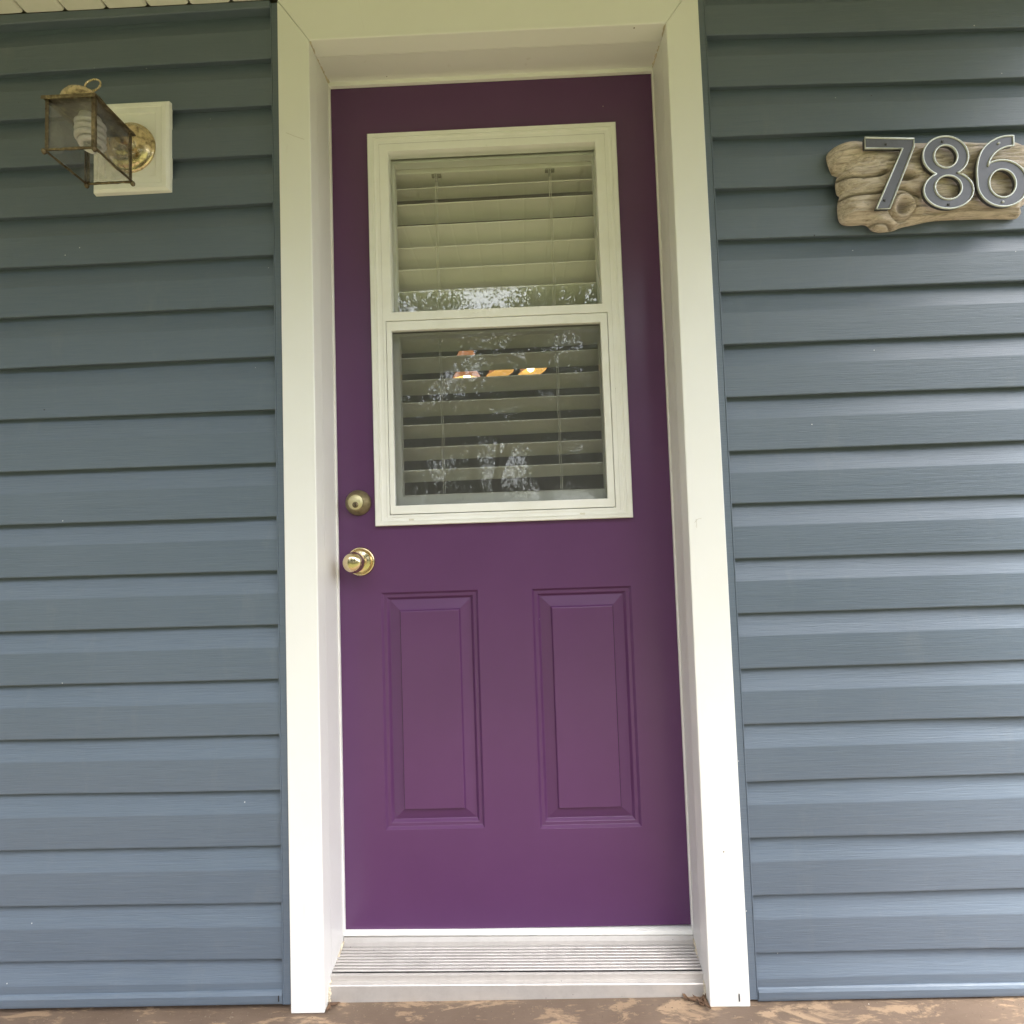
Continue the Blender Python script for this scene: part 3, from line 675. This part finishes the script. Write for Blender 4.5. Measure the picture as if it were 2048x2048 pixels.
at = plaque.data.attributes.new('hollow', 'FLOAT', 'POINT'); at.data.foreach_set('value', np.concatenate([hol[used], np.zeros(len(bv))]).astype(np.float32))

# ------------------------------------------------------------------ house numbers 7 8 6
def earc(cx, cz, rx, rz, a0, a1, n=28): return [(cx + rx * math.cos(math.radians(a0 + (a1 - a0) * i / n)), cz + rz * math.sin(math.radians(a0 + (a1 - a0) * i / n))) for i in range(n + 1)]
def full(cx, cz, rx, rz, n=48): return earc(cx, cz, rx, rz, 0, 360 * (n - 1) / n, n - 1)
def smooth_poly(pts, it=2):
    for _ in range(it):
        o = [pts[0]]
        for a, b in zip(pts[:-1], pts[1:]): o += [(.75 * a[0] + .25 * b[0], .75 * a[1] + .25 * b[1]), (.25 * a[0] + .75 * b[0], .25 * a[1] + .75 * b[1])]
        pts = o + [pts[-1]]
    return pts
SEVEN = [[(.7330, 1.7490), (.8322, 1.7418), (.8308, 1.7247), (.7733, 1.5965), (.7465, 1.5970), (.8080, 1.7222), (.7325, 1.7262)]]
up_o = [p for p in earc(.8934, 1.7020, .0456, .0418, -62, 242)]; lo_o = earc(.8945, 1.6302, .0498, .0390, 116, 424)
EIGHT = [up_o + lo_o, full(.8937, 1.7012, .0236, .0240), full(.8945, 1.6356, .0270, .0252)]
stem_out = smooth_poly([(1.0328, 1.7380), (1.0140, 1.7385), (.9960, 1.7335), (.9759, 1.7212), (.9640, 1.7050), (.9565, 1.6850), (.9536, 1.6640), (.9534, 1.6414)])
bowl = earc(1.0036, 1.6392, .0502, .0487, 182, 495, 60)      # round below, over the right and back to the notch
notch = (.9772, 1.6760)
tail_in = smooth_poly([notch, (.9800, 1.6870), (.9885, 1.7000), (1.0000, 1.7095), (1.0150, 1.7160), (1.0312, 1.7175)])
b2 = [p for p in bowl if not (p[0] < notch[0] and p[1] > 1.672)]
SIX = [stem_out + b2[1:] + tail_in, full(1.0035, 1.6390, .0268, .0296)]
def digit(name, contours, label, screws, pale, yc=-.0485, depth=.0075):
    k_ = (1.08977 + yc) / 1.03477; contours = [[(a * k_, .955 + (b - .955) * k_) for a, b in c_] for c_ in contours]; screws = [(a * k_, .955 + (b - .955) * k_) for a, b in screws]
    cu = bpy.data.curves.new(name, 'CURVE'); cu.dimensions = '2D'; cu.fill_mode = 'BOTH'; cu.extrude = depth / 2
    for c_ in contours:
        sp = cu.splines.new('POLY'); sp.points.add(len(c_) - 1); sp.use_cyclic_u = True
        for p, (a, b) in zip(sp.points, c_): p.co = (a, b, 0, 1)
    tmp = bpy.data.objects.new('tmp', cu); COL.objects.link(tmp)
    me = bpy.data.meshes.new_from_object(tmp.evaluated_get(bpy.context.evaluated_depsgraph_get())); bpy.data.objects.remove(tmp)
    xs_ = [v.co.x for v in me.vertices]; zs_ = [v.co.y for v in me.vertices]
    base = ((min(xs_) + max(xs_)) / 2, yc + depth, min(zs_))
    r = thing('house_number', base, label, 'house number', 'house numbers on the driftwood')
    for v in me.vertices: v.co = (v.co.x - base[0], yc + depth / 2 - v.co.z - base[1], v.co.y - base[2])
    me.update(); bm = bmesh.new(); bm.from_mesh(me); bmesh.ops.remove_doubles(bm, verts=bm.verts, dist=1e-5); bmesh.ops.recalc_face_normals(bm, faces=bm.faces); bm.to_mesh(me); bm.free()
    me.materials.clear(); me.materials.append(MAT['digit'])
    o = bpy.data.objects.new('digit_face', me); COL.objects.link(o); o.parent = r
    rm = MB()
    for c_ in contours: rm.tube([(a, yc - .0002, b) for a, b in c_], .0019, 8, True, True)
    obj('raised_rim', rm, 'rim', r)
    for x, z in screws:
        s_ = obj('screw', MB().lathe([(.0028, -.001), (.0028, .0008), (.0020, .0018), (.0009, .0020), (.0008, .0010), (.0001, .0010)], (x, yc, z), n=16), 'pale_screw' if pale else 'screw', r)
    return r
digit('house_number', SEVEN, 'grey metal numeral 7 with a pale rim at the left on the driftwood', [(.7752, 1.7330), (.7646, 1.6148)], False)
digit('house_number', EIGHT, 'grey metal numeral 8 with a pale rim in the middle of the driftwood', [(.8895, 1.7330), (.8923, 1.5998)], False)
digit('house_number', SIX, 'grey metal numeral 6 with a pale rim and pale screws right of the 8', [(1.0022, 1.7235), (1.0013, 1.6000)], True)

# ------------------------------------------------------------------ litter in the corner of the threshold
for i, (x, y) in enumerate(((.300, .004), (.313, -.001), (.322, .003), (.331, -.003), (.336, .002), (.327, -.010), (.3375, -.012), (-.428, -.006), (-.420, .003))):
    m = MB(); a = random.uniform(0, 6.28); L_, W_ = random.uniform(.008, .014), random.uniform(.003, .005); rows = []
    for q in range(7):
        t = q / 6; wv = W_ * math.sin(math.pi * (t * .94 + .03)); cz = .0035 + .006 * (t - .5) ** 2 * 4 * random.uniform(.6, 1.2); l = (t - .5) * 2 * L_
        rows.append([(x + l * math.cos(a) - s_ * wv * math.sin(a), y + l * math.sin(a) + s_ * wv * math.cos(a), cz + abs(s_) * wv * .7) for s_ in (-1, 0, 1)])
    m.loft(rows, False, smooth=True)
    lo = [[(px2, py2, pz2 - .0005) for px2, py2, pz2 in r_] for r_ in rows]; m.loft([r_[::-1] for r_ in lo], False, smooth=True)
    tag(obj('dead_leaf', m, 'dead', recalc=False), 'small curled dry leaf scrap on the floor by the white casing and threshold', 'dead leaf', 'dry leaf scraps by the threshold')

gm = MB()
for _ in range(420):
    x, y = random.uniform(-1.25, 1.15), -abs(random.gauss(0, .022)) - .006
    if -.51 < x < .43 and y > -.02 and not (-.43 < x < .34): continue
    if -.43 < x < .34: y += .014
    r_ = random.uniform(.0005, .0017)
    pts = [(x + r_ * a_ * random.uniform(.6, 1.3), y + r_ * b_ * random.uniform(.6, 1.3), max(.0001, .0004 + r_ * c_ * .8)) for a_, b_, c_ in ((1, 0, 0), (-1, 0, 0), (0, 1, 0), (0, -1, 0), (0, 0, 1))]
    gm.add(pts, [(0, 2, 4), (2, 1, 4), (1, 3, 4), (3, 0, 4), (0, 3, 1, 2)])
stuff(obj('grit', gm, 'grit'))
# ------------------------------------------------------------------ trees across the lawn, mirrored in the glass and the brass
def leaf_cloud(centres, radii, n, size, rng):
    """many small bent leaf faces spread through clumps"""
    ci = rng.integers(0, len(centres), n); d = rng.normal(size=(n, 3)); d /= np.linalg.norm(d, axis=1)[:, None]
    p = centres[ci] + d * (radii[ci] * rng.uniform(.35, 1., n) ** .6)[:, None] * np.array([1, 1, .75])
    u = rng.normal(size=(n, 3)); u /= np.linalg.norm(u, axis=1)[:, None]; w = np.cross(u, rng.normal(size=(n, 3))); w /= np.linalg.norm(w, axis=1)[:, None]
    s = size * rng.uniform(.6, 1.3, n)[:, None]
    v = np.stack([p - u * s, p - w * s * .5, p + u * s, p + w * s * .5], 1).reshape(-1, 3)
    f = np.arange(4 * n).reshape(n, 4); return v, f
def fast_mesh(name, v, f, mat):
    me = bpy.data.meshes.new(name); me.vertices.add(len(v)); me.vertices.foreach_set('co', v.astype(np.float32).ravel())
    me.loops.add(f.size); me.loops.foreach_set('vertex_index', f.astype(np.int32).ravel()); me.polygons.add(len(f))
    me.polygons.foreach_set('loop_start', np.arange(0, f.size, f.shape[1], dtype=np.int32)); me.polygons.foreach_set('loop_total', np.full(len(f), f.shape[1], dtype=np.int32))
    me.update(calc_edges=True); me.materials.append(MAT[mat]); return me
def tree_proto(seed, H, spread, mat):
    rng = np.random.default_rng(seed); random.seed(seed); t = MB(); tips = []
    tr = [(random.uniform(-.1, .1) * k, random.uniform(-.1, .1) * k, H * .78 * k / 6) for k in range(7)]
    t.tube(tr, [H * .026 * (1 - .13 * k) for k in range(7)], 9)
    for b in range(15):
        k = random.randint(1, 6); s_ = Vector(tr[k]); a = random.uniform(0, 6.28); l = spread * random.uniform(.55, 1.0) * (1.15 - k * .09)
        e_ = s_ + Vector((math.cos(a) * l, math.sin(a) * l, random.uniform(.15, .45) * l + .3)); mid = s_.lerp(e_, .5) + Vector((0, 0, .12 * l))
        t.tube([s_, mid, e_], [H * .009, H * .006, H * .002], 6); tips += [e_, mid, s_.lerp(e_, .75)]
    tips += [Vector(tr[6]) + Vector((random.uniform(-.6, .6), random.uniform(-.6, .6), random.uniform(0, H * .2))) for _ in range(6)]
    cs = np.array([tuple(p) for p in tips]); rs = np.array([random.uniform(.5, 1.0) * spread * .34 for _ in tips])
    v, f = leaf_cloud(cs, rs, 11500, .046, rng)
    return t.mesh('trunk', (0, 0, 0), 'bark'), fast_mesh('crown', v, f, mat)
protos = [tree_proto(11, 7.5, 2.6, 'leaf_a'), tree_proto(12, 6.2, 2.2, 'leaf_b'), tree_proto(13, 8.6, 2.4, 'leaf_a')]
random.seed(5)
spots = []
for y0_, step in ((-9.2, 2.7), (-12.4, 2.5), (-16.0, 2.6)):
    x = -17.
    while x < 17.:
        spots.append((x + random.uniform(-.8, .8), y0_ + random.uniform(-1.1, 1.1), random.uniform(.85, 1.15) * (1 if x < 4 else .78 if x < 9 else .62) * (1.03 if y0_ > -10 else 1.18 if y0_ > -14 else 1.42))); x += step * random.uniform(.8, 1.2)
for i, (x, y, s_) in enumerate(spots):
    tm, cm = protos[i % 3]
    r = thing('leafy_tree', (x, y, -.32), 'leafy green tree on the lawn facing the door, seen mirrored in the window', 'tree', 'trees facing the door')
    r.scale = (s_, s_, s_ * random.uniform(.92, 1.08)); r.rotation_euler = (0, 0, random.uniform(0, 6.28))
    for nm, me in (('trunk', tm), ('crown', cm)):
        o = bpy.data.objects.new(nm, me); COL.objects.link(o); o.parent = r
rng = np.random.default_rng(21); nc = 1500; a = rng.uniform(-1.35, 1.35, nc)
top = np.where(a > .55, 4.5, 7.5) + .8 * np.sin(a * 9) + .6 * np.sin(a * 23 + 1)
rad = rng.uniform(21, 29, nc)
cs = np.stack([np.sin(a) * rad, -np.cos(a) * rad, top * rng.uniform(0, 1, nc) ** 1.25], 1)
v, f = leaf_cloud(cs, rng.uniform(.6, 1.2, nc), 55000, .075, rng)
wd = bpy.data.objects.new('woodland', fast_mesh('woodland', v, f, 'leaf_b')); COL.objects.link(wd); stuff(wd)
